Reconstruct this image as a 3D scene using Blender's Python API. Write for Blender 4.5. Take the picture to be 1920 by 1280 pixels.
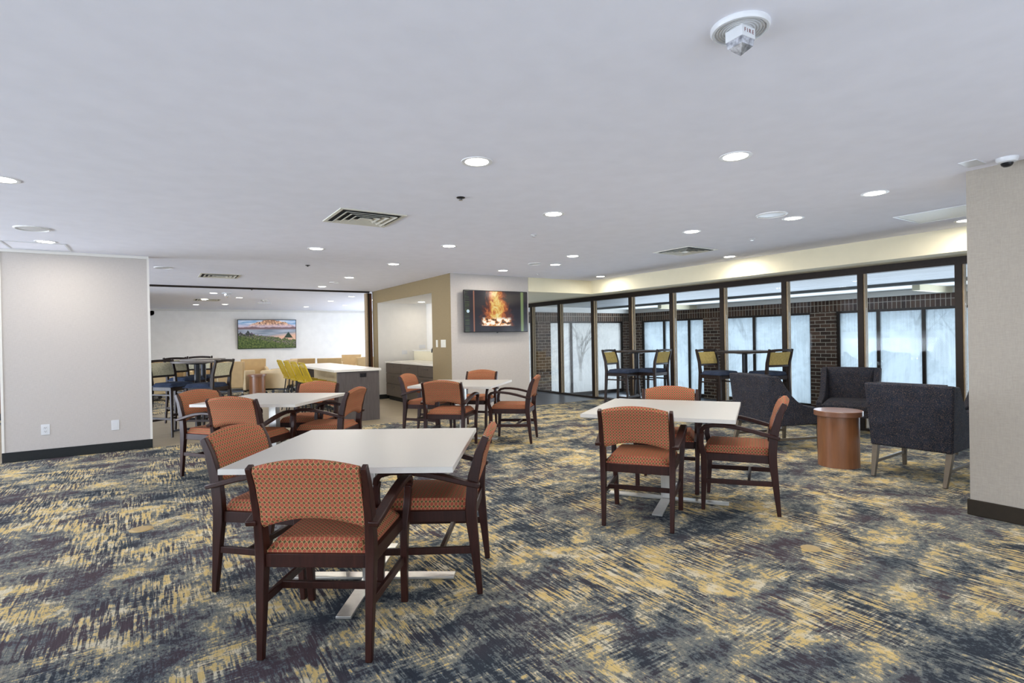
import bpy, math, random
from math import sin, cos, pi, radians
from mathutils import Vector, Matrix
random.seed(7)
for o in list(bpy.data.objects): bpy.data.objects.remove(o)
S = bpy.context.scene
COL = S.collection

# ------------------------------------------------------------------ camera
def make_camera():
    yaw, pitch, roll = radians(33.206), radians(-.326), radians(-1.035)
    f = Vector((sin(yaw)*cos(pitch), cos(yaw)*cos(pitch), sin(pitch)))
    r = Vector((cos(yaw), -sin(yaw), 0)); u = r.cross(f)
    r2 = cos(roll)*r + sin(roll)*u; u2 = -sin(roll)*r + cos(roll)*u
    cd = bpy.data.cameras.new('camera'); co = bpy.data.objects.new('camera', cd); COL.objects.link(co)
    m = Matrix((r2, u2, -f)).transposed().to_4x4(); m.translation = Vector((0, 0, 1.33))
    co.matrix_world = m
    cd.sensor_fit = 'HORIZONTAL'; cd.sensor_width = 36; cd.lens = 1028.955*36/1920
    cd.clip_start = .05; cd.clip_end = 300
    S.camera = co
make_camera()

# ------------------------------------------------------------------ world, sun, fill lamps, exposure
S.view_settings.view_transform = 'Standard'; S.view_settings.look = 'None'
S.view_settings.exposure = 0.14; S.view_settings.gamma = 1.0; S.view_settings.use_curve_mapping = False
w = bpy.data.worlds.new('sky'); S.world = w; w.use_nodes = True
bg = w.node_tree.nodes['Background']
bg.inputs[0].default_value = (.84, .91, 1.0, 1); bg.inputs[1].default_value = 1.15
def lamp(name, kind, loc, energy, color, rot=(0, 0, 0), **kw):
    l = bpy.data.lights.new(name, kind); l.energy = energy; l.color = color
    for k, v in kw.items(): setattr(l, k, v)
    o = bpy.data.objects.new(name, l); COL.objects.link(o); o.location = loc; o.rotation_euler = rot
    return o
lamp('sun', 'SUN', (30, 20, 30), .45, (1, .95, .86), (radians(50), 0, radians(62)), angle=radians(3))
# added area lamps with no visible source, tilted up to brighten the ceilings
FILL_TINT = (.76, .86, 1)
lamp('fill_rear', 'AREA', (-1.0, -5.2, .7), 300, FILL_TINT, (radians(108), 0, radians(-6)), shape='RECTANGLE', size=12, size_y=2.0)
lamp('fill_side', 'AREA', (-8.6, 6.5, .7), 1050, FILL_TINT, (radians(122), 0, radians(-90)), shape='RECTANGLE', size=14, size_y=2.0)
lamp('fill_rear_side', 'AREA', (-8.5, 10.6, .6), 420, FILL_TINT, (radians(128), 0, radians(-90)), shape='RECTANGLE', size=4, size_y=1.2)  # added fill for the ceiling beyond the left partition
lamp('fill_far_room', 'AREA', (7.4, 16.0, .8), 175, FILL_TINT, (radians(128), 0, radians(90)), shape='RECTANGLE', size=7, size_y=1.4)  # added fill behind the kitchenette, no window there
lamp('daylight_fill_porch', 'AREA', (12.4, 5.0, .75), 420, FILL_TINT, (radians(100), 0, radians(90)), shape='RECTANGLE', size=15, size_y=2.2)  # added lamp strengthening the daylight from the outer panes

# ------------------------------------------------------------------ materials
class NT:
    def __init__(s, name):
        s.m = bpy.data.materials.new(name); s.m.use_nodes = True; s.t = s.m.node_tree
        s.b = s.t.nodes['Principled BSDF']; s.out = s.t.nodes['Material Output']
    def n(s, typ, **kw):
        n = s.t.nodes.new('ShaderNode'+typ)
        for k, v in kw.items():
            if isinstance(k, str) and hasattr(n, k) and k not in ('inputs',): setattr(n, k, v)
        return n
    def l(s, a, b): s.t.links.new(a, b)
    def val(s, sock, v):
        if isinstance(v, (int, float)): sock.default_value = v
        elif isinstance(v, tuple): sock.default_value = v if len(v) == 4 or sock.type == 'VECTOR' else (*v, 1)
        else: s.l(v, sock)
    def math(s, op, a, b=0.0, c=0.0, clamp=False):
        n = s.n('Math', operation=op); n.use_clamp = clamp
        s.val(n.inputs[0], a); s.val(n.inputs[1], b); s.val(n.inputs[2], c)
        return n.outputs[0]
    def mix(s, fac, a, b):
        n = s.n('Mix', data_type='RGBA'); s.val(n.inputs[0], fac); s.val(n.inputs[6], a); s.val(n.inputs[7], b)
        return n.outputs[2]
    def coord(s, which='Object', scale=(1, 1, 1), loc=(0, 0, 0), rot=(0, 0, 0)):
        tc = s.n('TexCoord'); mp = s.n('Mapping'); s.l(tc.outputs[which], mp.inputs[0])
        mp.inputs['Scale'].default_value = scale; mp.inputs['Location'].default_value = loc; mp.inputs['Rotation'].default_value = rot
        return mp.outputs[0]
    def noise(s, vec, scale=5, detail=2, rough=.5, dist=0):
        n = s.n('TexNoise'); s.l(vec, n.inputs['Vector']); n.inputs['Scale'].default_value = scale
        n.inputs['Detail'].default_value = detail; n.inputs['Roughness'].default_value = rough; n.inputs['Distortion'].default_value = dist
        return n.outputs['Fac']
    def ramp(s, fac, stops, interp='LINEAR'):
        n = s.n('ValToRGB'); r = n.color_ramp; r.interpolation = interp
        while len(r.elements) < len(stops): r.elements.new(.5)
        for e, (p, c) in zip(r.elements, stops): e.position = p; e.color = (*c, 1) if len(c) == 3 else c
        s.val(n.inputs[0], fac); return n.outputs[0]
    def step(s, v, e, soft=.02):
        return s.math('DIVIDE', s.math('SUBTRACT', v, e - soft), 2*soft, clamp=True)
    def bump(s, h, strength=.3, dist=.002):
        n = s.n('Bump'); n.inputs['Strength'].default_value = strength; n.inputs['Distance'].default_value = dist
        s.l(h, n.inputs['Height']); s.l(n.outputs[0], s.b.inputs['Normal'])
    def base(s, c): s.val(s.b.inputs['Base Color'], c)
    def set(s, rough=.5, metal=0, spec=.5, coat=0, emit=None, es=0):
        s.b.inputs['Roughness'].default_value = rough; s.b.inputs['Metallic'].default_value = metal
        s.b.inputs['Specular IOR Level'].default_value = spec; s.b.inputs['Coat Weight'].default_value = coat
        if emit is not None: s.val(s.b.inputs['Emission Color'], emit); s.b.inputs['Emission Strength'].default_value = es
        return s

def plain(name, c, rough=.5, metal=0, spec=.5, var=.06, scale=30, stretch=(1, 1, 1), coat=0, bump=0):
    m = NT(name); v = m.coord('Object', stretch); n = m.noise(v, scale, 3)
    lo = tuple(x*(1-var) for x in c); hi = tuple(min(1, x*(1+var)) for x in c)
    m.base(m.ramp(n, [(.3, lo), (.7, hi)])); m.set(rough, metal, spec, coat)
    if bump: m.bump(n, bump)
    return m.m

def wallpaper(name, c, var=.07):
    m = NT(name); a = m.noise(m.coord('Object', (1, 1, 14)), 22, 4, .6); b = m.noise(m.coord('Object', (9, 9, 1)), 20, 3, .6)
    h = m.math('ADD', m.math('MULTIPLY', a, .6), m.math('MULTIPLY', b, .4))
    m.base(m.ramp(h, [(.35, tuple(x*(1-var) for x in c)), (.65, tuple(x*(1+var) for x in c))])); m.set(.8, spec=.25); m.bump(h, .15)
    return m.m

def wood(name, c1, c2, rough=.35, axis='Z', scale=10, coat=.15, spec=.5):
    st = {'X': (.12, 1, 1), 'Y': (1, .12, 1), 'Z': (1, 1, .1)}[axis]
    m = NT(name); n = m.noise(m.coord('Object', st), scale*6, 4, .6, .4)
    m.base(m.ramp(n, [(.3, c1), (.7, c2)])); m.set(rough, coat=coat, spec=spec); m.bump(n, .08)
    return m.m

def carpet():
    m = NT('carpet_abstract')
    tc = m.n('TexCoord'); P = tc.outputs['Object']
    def mp(sc, loc=(0, 0, 0)):
        q = m.n('Mapping'); m.l(P, q.inputs[0]); q.inputs['Scale'].default_value = sc; q.inputs['Location'].default_value = loc; return q.outputs[0]
    def cen(x, k): return m.math('MULTIPLY', m.math('SUBTRACT', x, .5), k)
    big = m.noise(mp((1, .8, 1)), .9, 2, .5)
    blob = m.noise(mp((1, 1.2, 1), (7, 3, 0)), 3.1, 7, .64, .3)
    fine = m.noise(mp((1.6, 1, 1), (1, 8, 0)), 22, 5, .8)
    # short broken dashes along Y, and some fainter ones across
    jit = m.noise(mp((1, 1, 1), (2, 5, 0)), 9, 3, .6)
    streak = m.step(m.noise(mp((62, 4.2, 1), (3, 3, 0)), 1, 3, .6), .5, .05)
    cross = m.noise(mp((5.5, 80, 1), (9, 1, 0)), 1, 2, .5)
    where = m.step(m.noise(mp((1, .8, 1), (20, 4, 0)), 2.0, 4, .6), .51, .07)
    wherec = m.step(m.noise(mp((1, 1, 1), (30, 9, 0)), 1.9, 3), .56, .06)
    v = m.math('ADD', cen(blob, .95), cen(fine, .70))
    v = m.math('ADD', v, cen(big, .40))
    v = m.math('ADD', v, m.math('MULTIPLY', cen(streak, .26), m.math('ADD', m.math('MULTIPLY', where, .85), .10)))
    v = m.math('ADD', m.math('ADD', v, m.math('MULTIPLY', cen(cross, .55), wherec)), .502)
    weave = m.noise(mp((1, .55, 1), (4, 4, 0)), 120, 2, .7)
    mixed = m.step(m.noise(mp((1, 1, 1), (40, 2, 0)), 2.2, 3, .6), .48, .08)
    v = m.math('ADD', v, m.math('MULTIPLY', cen(weave, .42), m.math('ADD', m.math('MULTIPLY', mixed, .8), .15)))
    plum = m.step(m.noise(mp((1, .8, 1), (11, 30, 0)), 1.1, 3), .52, .05)
    dark = m.mix(plum, (.036, .043, .055), (.075, .056, .066))
    slate = m.mix(m.step(blob, .5, .1), (.115, .135, .148), (.20, .20, .175))
    warm = m.mix(m.step(jit, .55, .06), (.64, .475, .20), (.64, .575, .42))
    c = m.mix(m.step(v, .43, .035), dark, slate)
    c = m.mix(m.step(v, .53, .035), c, (.28, .265, .21))
    c = m.mix(m.step(v, .585, .012), c, warm)
    pile = m.noise(mp((1, 1, 1)), 330, 2, .6); thread = m.noise(mp((160, 9, 1)), 1, 2, .5)
    c2 = m.n('Mix', data_type='RGBA', blend_type='MULTIPLY'); c2.inputs[0].default_value = 1
    m.l(c, c2.inputs[6]); m.l(m.ramp(m.math('ADD', m.math('MULTIPLY', pile, .6), m.math('MULTIPLY', thread, .4)), [(.3, (.62, .62, .62)), (.7, (1.35, 1.35, 1.35))]), c2.inputs[7])
    m.base(c2.outputs[2]); m.set(.95, spec=.1); m.bump(pile, .5, .004)
    return m.m

def fabric_circles():
    m = NT('fabric_circle_weave'); tc = m.n('TexCoord'); sep = m.n('SeparateXYZ')
    m.l(tc.outputs['UV'], sep.inputs[0])
    per = .0215
    fr = []
    for i in (0, 1):
        q = m.math('FRACT', m.math('DIVIDE', sep.outputs[i], per)); fr.append(m.math('SUBTRACT', q, .5))
    d = m.math('SQRT', m.math('ADD', m.math('MULTIPLY', fr[0], fr[0]), m.math('MULTIPLY', fr[1], fr[1])))
    c = m.ramp(d, [(0, (.24, .018, .016)), (.13, (.24, .018, .016)), (.16, (.40, .16, .09)), (.22, (.38, .13, .075)), (.26, (.29, .034, .024)), (.385, (.31, .05, .032)),
                   (.425, (.55, .33, .15)), (.465, (.53, .31, .14)), (.495, (.09, .065, .026)), (.70, (.055, .045, .018))])
    n = m.noise(m.coord('UV'), 900, 2)
    m.base(m.mix(m.math('MULTIPLY', n, .12), c, (.40, .16, .07))); m.set(.85, spec=.2); m.bump(n, .3, .001)
    return m.m

def fabric_speckle(name, c, s, thr=.62):
    m = NT(name); v = m.coord('Object'); n = m.noise(v, 160, 4, .7); n2 = m.noise(v, 14, 3)
    m.base(m.mix(m.step(n, thr, .05), m.ramp(n2, [(.3, tuple(x*.75 for x in c)), (.7, tuple(x*1.25 for x in c))]), s)); m.set(.9, spec=.2); m.bump(n, .4, .002)
    return m.m

def fabric_leaf(name, c, c2):
    m = NT(name); n = m.noise(m.coord('Object', (3, 3, 1)), 34, 3, .6, 1.2)
    m.base(m.ramp(n, [(.42, c), (.5, c2), (.56, c)])); m.set(.85, spec=.2); return m.m

def brick(name, vertical=False):
    m = NT(name); tc = m.n('TexCoord'); b = m.n('TexBrick'); m.l(tc.outputs['UV'], b.inputs[0])
    b.inputs['Scale'].default_value = 1; b.inputs['Mortar Size'].default_value = .006
    if vertical: b.inputs['Brick Width'].default_value = .085; b.inputs['Row Height'].default_value = .28; b.offset = 0
    else: b.inputs['Brick Width'].default_value = .24; b.inputs['Row Height'].default_value = .085
    b.inputs['Color1'].default_value = (.035, .020, .014, 1); b.inputs['Color2'].default_value = (.10, .055, .035, 1); b.inputs['Mortar'].default_value = (.36, .31, .25, 1)
    m.base(b.outputs['Color']); m.set(.85, spec=.2); m.bump(b.outputs['Fac'], -.4, .006); return m.m

def frosted(name, tint, lo=.45, hi=.8):
    m = NT(name); s = m.noise(m.coord('Object', (26, 26, .9)), 1, 4, .6); cl = m.noise(m.coord('Object'), 1.1, 5, .65, .6)
    f = m.math('ADD', m.math('MULTIPLY', s, .38), m.math('MULTIPLY', cl, .85))
    fac = m.n('MapRange'); m.l(f, fac.inputs[0]); fac.inputs[1].default_value = .42; fac.inputs[2].default_value = .72; fac.inputs[3].default_value = lo; fac.inputs[4].default_value = hi
    tr = m.n('BsdfTransparent'); tr.inputs[0].default_value = (*tint, 1)
    tl = m.n('BsdfTranslucent'); m.l(m.ramp(f, [(.45, tuple(x*.72 for x in tint)), (.66, tint)]), tl.inputs[0])
    mx = m.n('MixShader'); m.l(fac.outputs[0], mx.inputs[0]); m.l(tr.outputs[0], mx.inputs[1]); m.l(tl.outputs[0], mx.inputs[2])
    m.l(mx.outputs[0], m.out.inputs[0]); return m.m

def clear_glass():
    m = NT('clear_glass'); tr = m.n('BsdfTransparent'); tr.inputs[0].default_value = (.96, .98, .98, 1)
    gl = m.n('BsdfGlossy'); gl.inputs['Roughness'].default_value = .02
    lw = m.n('LayerWeight'); lw.inputs[0].default_value = .25
    mx = m.n('MixShader'); m.l(m.math('MULTIPLY', lw.outputs['Fresnel'], .22), mx.inputs[0]); m.l(tr.outputs[0], mx.inputs[1]); m.l(gl.outputs[0], mx.inputs[2])
    m.l(mx.outputs[0], m.out.inputs[0]); return m.m

def emitter(name, c, st):
    m = NT(name); m.base((.9, .9, .9)); m.set(.4, emit=c, es=st); return m.m

def fire_screen():
    m = NT('screen_fire_picture'); tc = m.n('TexCoord'); sep = m.n('SeparateXYZ'); m.l(tc.outputs['UV'], sep.inputs[0])
    u, v = sep.outputs[0], sep.outputs[1]
    nz = m.noise(m.coord('UV', (7, 2.6, 1)), 1.6, 6, .7, 1.2)
    # flame body: bell centred at u=.5, fading with height
    du = m.math('ABSOLUTE', m.math('SUBTRACT', u, .49))
    width = m.math('SUBTRACT', .34, m.math('MULTIPLY', v, .17))
    body = m.math('SUBTRACT', 1.0, m.math('DIVIDE', du, width))
    fv = m.math('ADD', body, m.math('MULTIPLY', m.math('SUBTRACT', nz, .56), 1.7))
    fv = m.math('MULTIPLY', fv, m.step(v, .15, .01))
    c = m.ramp(fv, [(0, (.012, .009, .014)), (.25, (.10, .02, .008)), (.5, (.50, .13, .025)), (.75, (.70, .45, .10)), (1, (.75, .68, .32))])
    lg = m.noise(m.coord('UV', (16, 11, 1)), 1.0, 3, .6)
    logz = m.math('MULTIPLY', m.math('MULTIPLY', m.step(v, .16, .01), m.math('SUBTRACT', 1.0, m.step(v, .34, .03))), m.math('SUBTRACT', 1.0, m.step(du, .22, .02)))
    c = m.mix(logz, c, m.ramp(lg, [(.38, (.05, .02, .01)), (.47, (.8, .32, .07)), (.54, (.95, .88, .75))]))
    strip = m.math('MULTIPLY', m.step(u, .135, .004), m.math('SUBTRACT', 1.0, m.step(u, .152, .004)))
    c = m.mix(strip, c, (.30, .12, .07))
    st2 = m.math('MULTIPLY', m.step(u, .885, .008), m.math('SUBTRACT', 1.0, m.step(u, .925, .012)))
    c = m.mix(st2, c, (.16, .22, .09))
    col = m.math('MULTIPLY', m.math('SUBTRACT', 1.0, m.step(u, .075, .01)), m.step(m.noise(m.coord('UV', (3, 34, 1)), 1, 1), .5, .05))
    c = m.mix(m.math('MULTIPLY', col, .6), c, (.05, .08, .03))
    dd = m.math('SQRT', m.math('ADD', m.math('POWER', m.math('MULTIPLY', m.math('SUBTRACT', u, .055), 1.78), 2.0), m.math('POWER', m.math('SUBTRACT', v, .5), 2.0)))
    c = m.mix(m.math('SUBTRACT', 1.0, m.step(dd, .036, .004)), c, (.7, .85, .95))
    c = m.mix(m.math('SUBTRACT', 1.0, m.step(dd, .012, .003)), c, (.05, .15, .3))
    m.base((.01, .01, .012)); m.set(.12, emit=c, es=.95, spec=.6); return m.m

def landscape():
    m = NT('lake_picture'); tc = m.n('TexCoord'); sep = m.n('SeparateXYZ'); m.l(tc.outputs['UV'], sep.inputs[0])
    u, v = sep.outputs[0], sep.outputs[1]
    def uv(sc): return m.coord('UV', sc)
    sky = m.ramp(m.noise(uv((3, 9, 1)), 1.5, 4), [(.35, (.12, .28, .48)), (.65, (.50, .56, .66))])
    n1 = m.noise(uv((3.2, 1, 1)), 2.2, 5, .6)
    ridge = m.math('ADD', .52, m.math('MULTIPLY', m.math('SUBTRACT', 1.0, m.math('ABSOLUTE', m.math('MULTIPLY', m.math('SUBTRACT', u, .56), 1.15))), .52))
    ridge = m.math('ADD', ridge, m.math('MULTIPLY', m.math('SUBTRACT', n1, .5), .25))
    rock = m.ramp(m.noise(uv((22, 12, 1)), 1.3, 4, .7, .8), [(.38, (.07, .04, .045)), (.48, (.40, .20, .11)), (.6, (.70, .46, .28))])
    c = m.mix(m.step(m.math('SUBTRACT', ridge, v), 0.0, .01), sky, rock)
    mist = m.math('MULTIPLY', m.step(v, .70, .02), m.math('SUBTRACT', 1.0, m.step(v, .82, .05)))
    c = m.mix(m.math('MULTIPLY', mist, .75), c, (.50, .42, .52))
    low = m.math('ADD', .74, m.math('MULTIPLY', m.math('SUBTRACT', m.noise(uv((5, 0, 1)), 1.2, 3), .5), .16))
    c = m.mix(m.math('SUBTRACT', 1.0, m.step(m.math('SUBTRACT', v, low), 0.0, .008)), c, (.16, .10, .11))
    lake = m.mix(m.step(m.math('SUBTRACT', m.math('ADD', m.math('MULTIPLY', u, .25), .28), v), 0.0, .06), m.ramp(m.noise(uv((2, 16, 1)), 1.5, 3), [(.35, (.13, .17, .22)), (.65, (.32, .35, .42))]), (.58, .36, .26))
    c = m.mix(m.math('SUBTRACT', 1.0, m.step(v, .665, .006)), c, lake)
    shore = m.math('ADD', m.math('SUBTRACT', .55, m.math('MULTIPLY', u, .26)), m.math('MULTIPLY', m.math('SUBTRACT', m.noise(uv((14, 3, 1)), 1.5, 4), .5), .22))
    grass = m.ramp(m.noise(uv((26, 14, 1)), 1.3, 5, .7), [(.35, (.012, .022, .008)), (.5, (.055, .09, .022)), (.65, (.15, .17, .05))])
    c = m.mix(m.step(m.math('SUBTRACT', shore, v), 0.0, .01), c, grass)
    for uu, hh, bb in ((.17, .66, .44), (.05, .62, .46), (.23, .60, .46), (.86, .60, .36)):
        tri = m.math('SUBTRACT', m.math('MULTIPLY', m.math('SUBTRACT', hh, v), .38), m.math('ADD', m.math('ABSOLUTE', m.math('SUBTRACT', u, uu)), m.math('MULTIPLY', m.noise(uv((30, 40, 1)), 1, 2), .02)))
        c = m.mix(m.math('MULTIPLY', m.step(tri, 0.0, .006), m.step(v, bb, .03)), c, (.012, .028, .018))
    fl = m.step(m.noise(uv((46, 26, 1)), 1.6, 3, .6), .60, .02)
    band = m.math('MULTIPLY', m.math('SUBTRACT', 1.0, m.step(m.math('ABSOLUTE', m.math('SUBTRACT', m.math('ADD', v, m.math('MULTIPLY', u, .40)), .55)), .09, .03)), fl)
    c = m.mix(band, c, (.42, .20, .42))
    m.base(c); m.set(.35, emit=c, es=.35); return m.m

M = {}
M['carpet'] = carpet()
M['circles'] = fabric_circles()
M['ceil'] = plain('ceiling_paint', (.86, .865, .95), .9, spec=.2, var=.02, scale=6)
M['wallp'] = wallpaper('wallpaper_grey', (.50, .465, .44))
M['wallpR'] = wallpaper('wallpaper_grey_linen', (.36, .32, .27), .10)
M['beigewall'] = wallpaper('wallpaper_tan', (.245, .185, .102))
M['cream'] = plain('cream_paint', (.76, .70, .52), .8, spec=.2, var=.02, scale=6)
M['white'] = plain('white_paint', (.72, .70, .66), .7, spec=.3, var=.02, scale=8)
M['whitepl'] = plain('white_plastic', (.64, .65, .67), .35, var=.02)
M['base'] = plain('rubber_baseboard', (.018, .020, .021), .6, spec=.2)
M['baseR'] = plain('brown_baseboard', (.024, .017, .010), .6, spec=.2)
M['wood'] = wood('espresso_wood', (.017, .0045, .003), (.036, .0095, .006), .40, coat=0, spec=.28)
M['lam'] = plain('white_laminate', (.44, .43, .405), .38, var=.03, scale=120, stretch=(1, 6, 1))
M['lamedge'] = plain('laminate_edge', (.60, .57, .52), .45, var=.03)
M['steel'] = plain('brushed_steel', (.62, .60, .56), .32, metal=.9, var=.05, stretch=(1, 1, .1))
M['bronze'] = plain('bronze_aluminium', (.018, .011, .007), .55, spec=.25, var=.15)
M['stop'] = plain('gold_bronze_strip', (.34, .25, .15), .5, spec=.3, var=.1)  # on the mullion sides this tan holds the daylight falling there
M['lvt'] = wood('tan_plank_floor', (.26, .21, .14), (.36, .30, .20), .5, 'X', 4, coat=.05)
M['greytile'] = plain('dark_grey_tile', (.085, .095, .115), .35, var=.15, scale=4)
M['charcoal'] = fabric_speckle('charcoal_speckle_fabric', (.017, .023, .036), (.15, .105, .085), .58)
M['navy'] = fabric_speckle('navy_seat_fabric', (.022, .032, .060), (.05, .065, .10), .6)
M['leaf'] = fabric_leaf('gold_leaf_fabric', (.50, .38, .13), (.20, .16, .06))
M['leafpale'] = fabric_leaf('pale_leaf_fabric', (.62, .58, .42), (.30, .28, .18))
M['stoolwood'] = wood('black_brown_wood', (.012, .007, .006), (.030, .018, .014), .42, coat=0, spec=.25)
M['topdark'] = plain('dark_table_edge', (.030, .022, .018), .6, spec=.2)
M['topgrey'] = plain('grey_table_top', (.17, .15, .14), .5, spec=.3)
M['blackm'] = plain('black_metal', (.015, .016, .020), .35, metal=.5)
M['legbronze'] = plain('pewter_bronze_leg', (.14, .115, .085), .38, metal=.5)
M['drum'] = wood('brown_veneer', (.19, .075, .030), (.26, .105, .042), .35, 'Z', 5, coat=.25)
M['drumtop'] = wood('brown_veneer_top', (.20, .09, .05), (.22, .10, .057), .3, 'X', 2, coat=.15)
M['tan'] = plain('tan_vinyl', (.46, .31, .14), .5, var=.06, scale=8)
M['tan2'] = plain('light_tan_vinyl', (.58, .45, .26), .5, var=.06, scale=8)
M['yellow'] = plain('yellow_powder_coat', (.52, .36, .015), .35, var=.05)
M['greylam'] = wood('grey_woodgrain_laminate', (.075, .062, .060), (.105, .09, .086), .45, 'Z', 9, coat=.05)
M['greycab'] = wood('dark_cabinet_laminate', (.070, .055, .045), (.10, .08, .065), .45, 'Z', 9, coat=.05)
M['quartz'] = plain('white_quartz', (.78, .75, .68), .25, var=.03, scale=60)
M['redwood'] = wood('red_brown_wood', (.07, .022, .008), (.13, .045, .016), .4, 'Z', 6)
M['brown'] = wood('brown_wood', (.11, .05, .022), (.18, .09, .04), .4, 'Z', 6)
M['brick'] = brick('brown_brick'); M['soldier'] = brick('brown_soldier_brick', True)
M['frost'] = frosted('frosted_streaked_glass', (.86, .94, .99))
M['frost2'] = frosted('streaked_glass', (.93, .94, .93), .22, .6)
M['glass'] = clear_glass()
M['slat'] = plain('ribbed_aluminium_ceiling', (.30, .32, .34), .5, var=.5, scale=3, stretch=(40, .3, 1))
M['beam'] = plain('grey_beam', (.12, .125, .12), .6)
M['lens'] = emitter('downlight_lens', (1, .95, .84), 14)
M['trimring'] = plain('white_trim_ring', (.80, .80, .80), .4)
M['black'] = plain('black_plastic', (.008, .008, .01), .3)
M['dark'] = plain('dark_void', (.012, .012, .014), .9)
M['fire'] = fire_screen(); M['lake'] = landscape()
M['snow'] = plain('snow', (.85, .88, .93), .8, var=.05, scale=1)
M['bark'] = plain('winter_bark', (.10, .085, .07), .9, var=.3, scale=20)
M['red'] = plain('red_lettering', (.18, .03, .03), .5)
M['gold'] = plain('brass_cover', (.50, .36, .16), .4, metal=.4)
M['domeglass'] = plain('clear_strobe_plastic', (.60, .62, .68), .08, metal=.75, var=.5, scale=60)
M['ventpaint'] = plain('vent_enamel', (.66, .64, .56), .45, var=.03)
M['walllight'] = plain('pale_wall', (.86, .84, .81), .8, spec=.2, var=.03, scale=5)

# ------------------------------------------------------------------ mesh builder
class MB:
    def __init__(s): s.v = []; s.f = []
    def add(s, vs, fs):
        o = len(s.v); s.v += [tuple(p) for p in vs]; s.f += [tuple(i+o for i in f) for f in fs]; return s
    def box(s, x0, x1, y0, y1, z0, z1):
        return s.add([(x0, y0, z0), (x1, y0, z0), (x1, y1, z0), (x0, y1, z0), (x0, y0, z1), (x1, y0, z1), (x1, y1, z1), (x0, y1, z1)],
                     [(0, 3, 2, 1), (4, 5, 6, 7), (0, 1, 5, 4), (1, 2, 6, 5), (2, 3, 7, 6), (3, 0, 4, 7)])
    def bar(s, pts, w, t, side=(1, 0, 0)):
        """rectangular section swept along pts; w along 'side', t across"""
        pts = [Vector(p) for p in pts]; n = len(pts); sd = Vector(side).normalized()
        W = w if isinstance(w, (list, tuple)) else [w]*n; T = t if isinstance(t, (list, tuple)) else [t]*n
        vs = []; fs = []
        for i, p in enumerate(pts):
            d = (pts[min(i+1, n-1)] - pts[max(i-1, 0)]).normalized()
            a = (sd - d*sd.dot(d)).normalized(); b = d.cross(a)
            for q, r in ((-1, -1), (1, -1), (1, 1), (-1, 1)): vs.append(p + a*q*W[i]/2 + b*r*T[i]/2)
        for i in range(n-1):
            for k in range(4): fs.append((i*4+k, i*4+(k+1) % 4, i*4+4+(k+1) % 4, i*4+4+k))
        fs += [(3, 2, 1, 0), tuple((n-1)*4+k for k in range(4))]
        return s.add(vs, fs)
    def tube(s, pts, r, n=8, closed=False):
        pts = [Vector(p) for p in pts]; m = len(pts); R = r if isinstance(r, (list, tuple)) else [r]*m
        vs = []; fs = []
        for i, p in enumerate(pts):
            d = (pts[(i+1) % m] - pts[i-1]) if closed else (pts[min(i+1, m-1)] - pts[max(i-1, 0)])
            d.normalize(); a = d.orthogonal() if abs(d.z) > .9 else Vector((0, 0, 1)).cross(d)
            if abs(d.z) > .9: a = Vector((1, 0, 0)) - d*d.x
            a.normalize(); b = d.cross(a)
            for k in range(n): vs.append(p + (a*cos(2*pi*k/n) + b*sin(2*pi*k/n))*R[i])
        for i in range(m if closed else m-1):
            j = (i+1) % m
            for k in range(n): fs.append((i*n+k, i*n+(k+1) % n, j*n+(k+1) % n, j*n+k))
        if not closed: fs += [tuple(range(n))[::-1], tuple((m-1)*n+k for k in range(n))]
        return s.add(vs, fs)
    def lathe(s, prof, n=32, c=(0, 0, 0), cap=True):
        vs = []; fs = []
        for r, z in prof:
            for k in range(n): vs.append((c[0]+r*cos(2*pi*k/n), c[1]+r*sin(2*pi*k/n), c[2]+z))
        for i in range(len(prof)-1):
            for k in range(n): fs.append((i*n+k, i*n+(k+1) % n, (i+1)*n+(k+1) % n, (i+1)*n+k))
        if cap: fs += [tuple(range(n))[::-1], tuple((len(prof)-1)*n+k for k in range(n))]
        return s.add(vs, fs)
    def prism(s, poly, a, b, axis='X'):
        """poly of 2D points extruded along axis from a to b"""
        n = len(poly)
        def P(p, t): return {'X': (t, p[0], p[1]), 'Y': (p[0], t, p[1]), 'Z': (p[0], p[1], t)}[axis]
        vs = [P(p, a) for p in poly] + [P(p, b) for p in poly]
        fs = [tuple(range(n))[::-1], tuple(range(n, 2*n))] + [(i, (i+1) % n, n+(i+1) % n, n+i) for i in range(n)]
        return s.add(vs, fs)
    def grid(s, fn, nu, nv):
        """closed slab: fn(u,v,side) side 0/1"""
        vs = []; fs = []; N = (nu+1)*(nv+1)
        for side in (0, 1):
            for j in range(nv+1):
                for i in range(nu+1): vs.append(fn(i/nu, j/nv, side))
        I = lambda i, j, sd: sd*N + j*(nu+1)+i
        for j in range(nv):
            for i in range(nu):
                fs.append((I(i, j, 0), I(i, j+1, 0), I(i+1, j+1, 0), I(i+1, j, 0)))
                fs.append((I(i, j, 1), I(i+1, j, 1), I(i+1, j+1, 1), I(i, j+1, 1)))
        for i in range(nu):
            fs.append((I(i, 0, 0), I(i+1, 0, 0), I(i+1, 0, 1), I(i, 0, 1))); fs.append((I(i+1, nv, 0), I(i, nv, 0), I(i, nv, 1), I(i+1, nv, 1)))
        for j in range(nv):
            fs.append((I(0, j+1, 0), I(0, j, 0), I(0, j, 1), I(0, j+1, 1))); fs.append((I(nu, j, 0), I(nu, j+1, 0), I(nu, j+1, 1), I(nu, j, 1)))
        return s.add(vs, fs)
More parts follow.
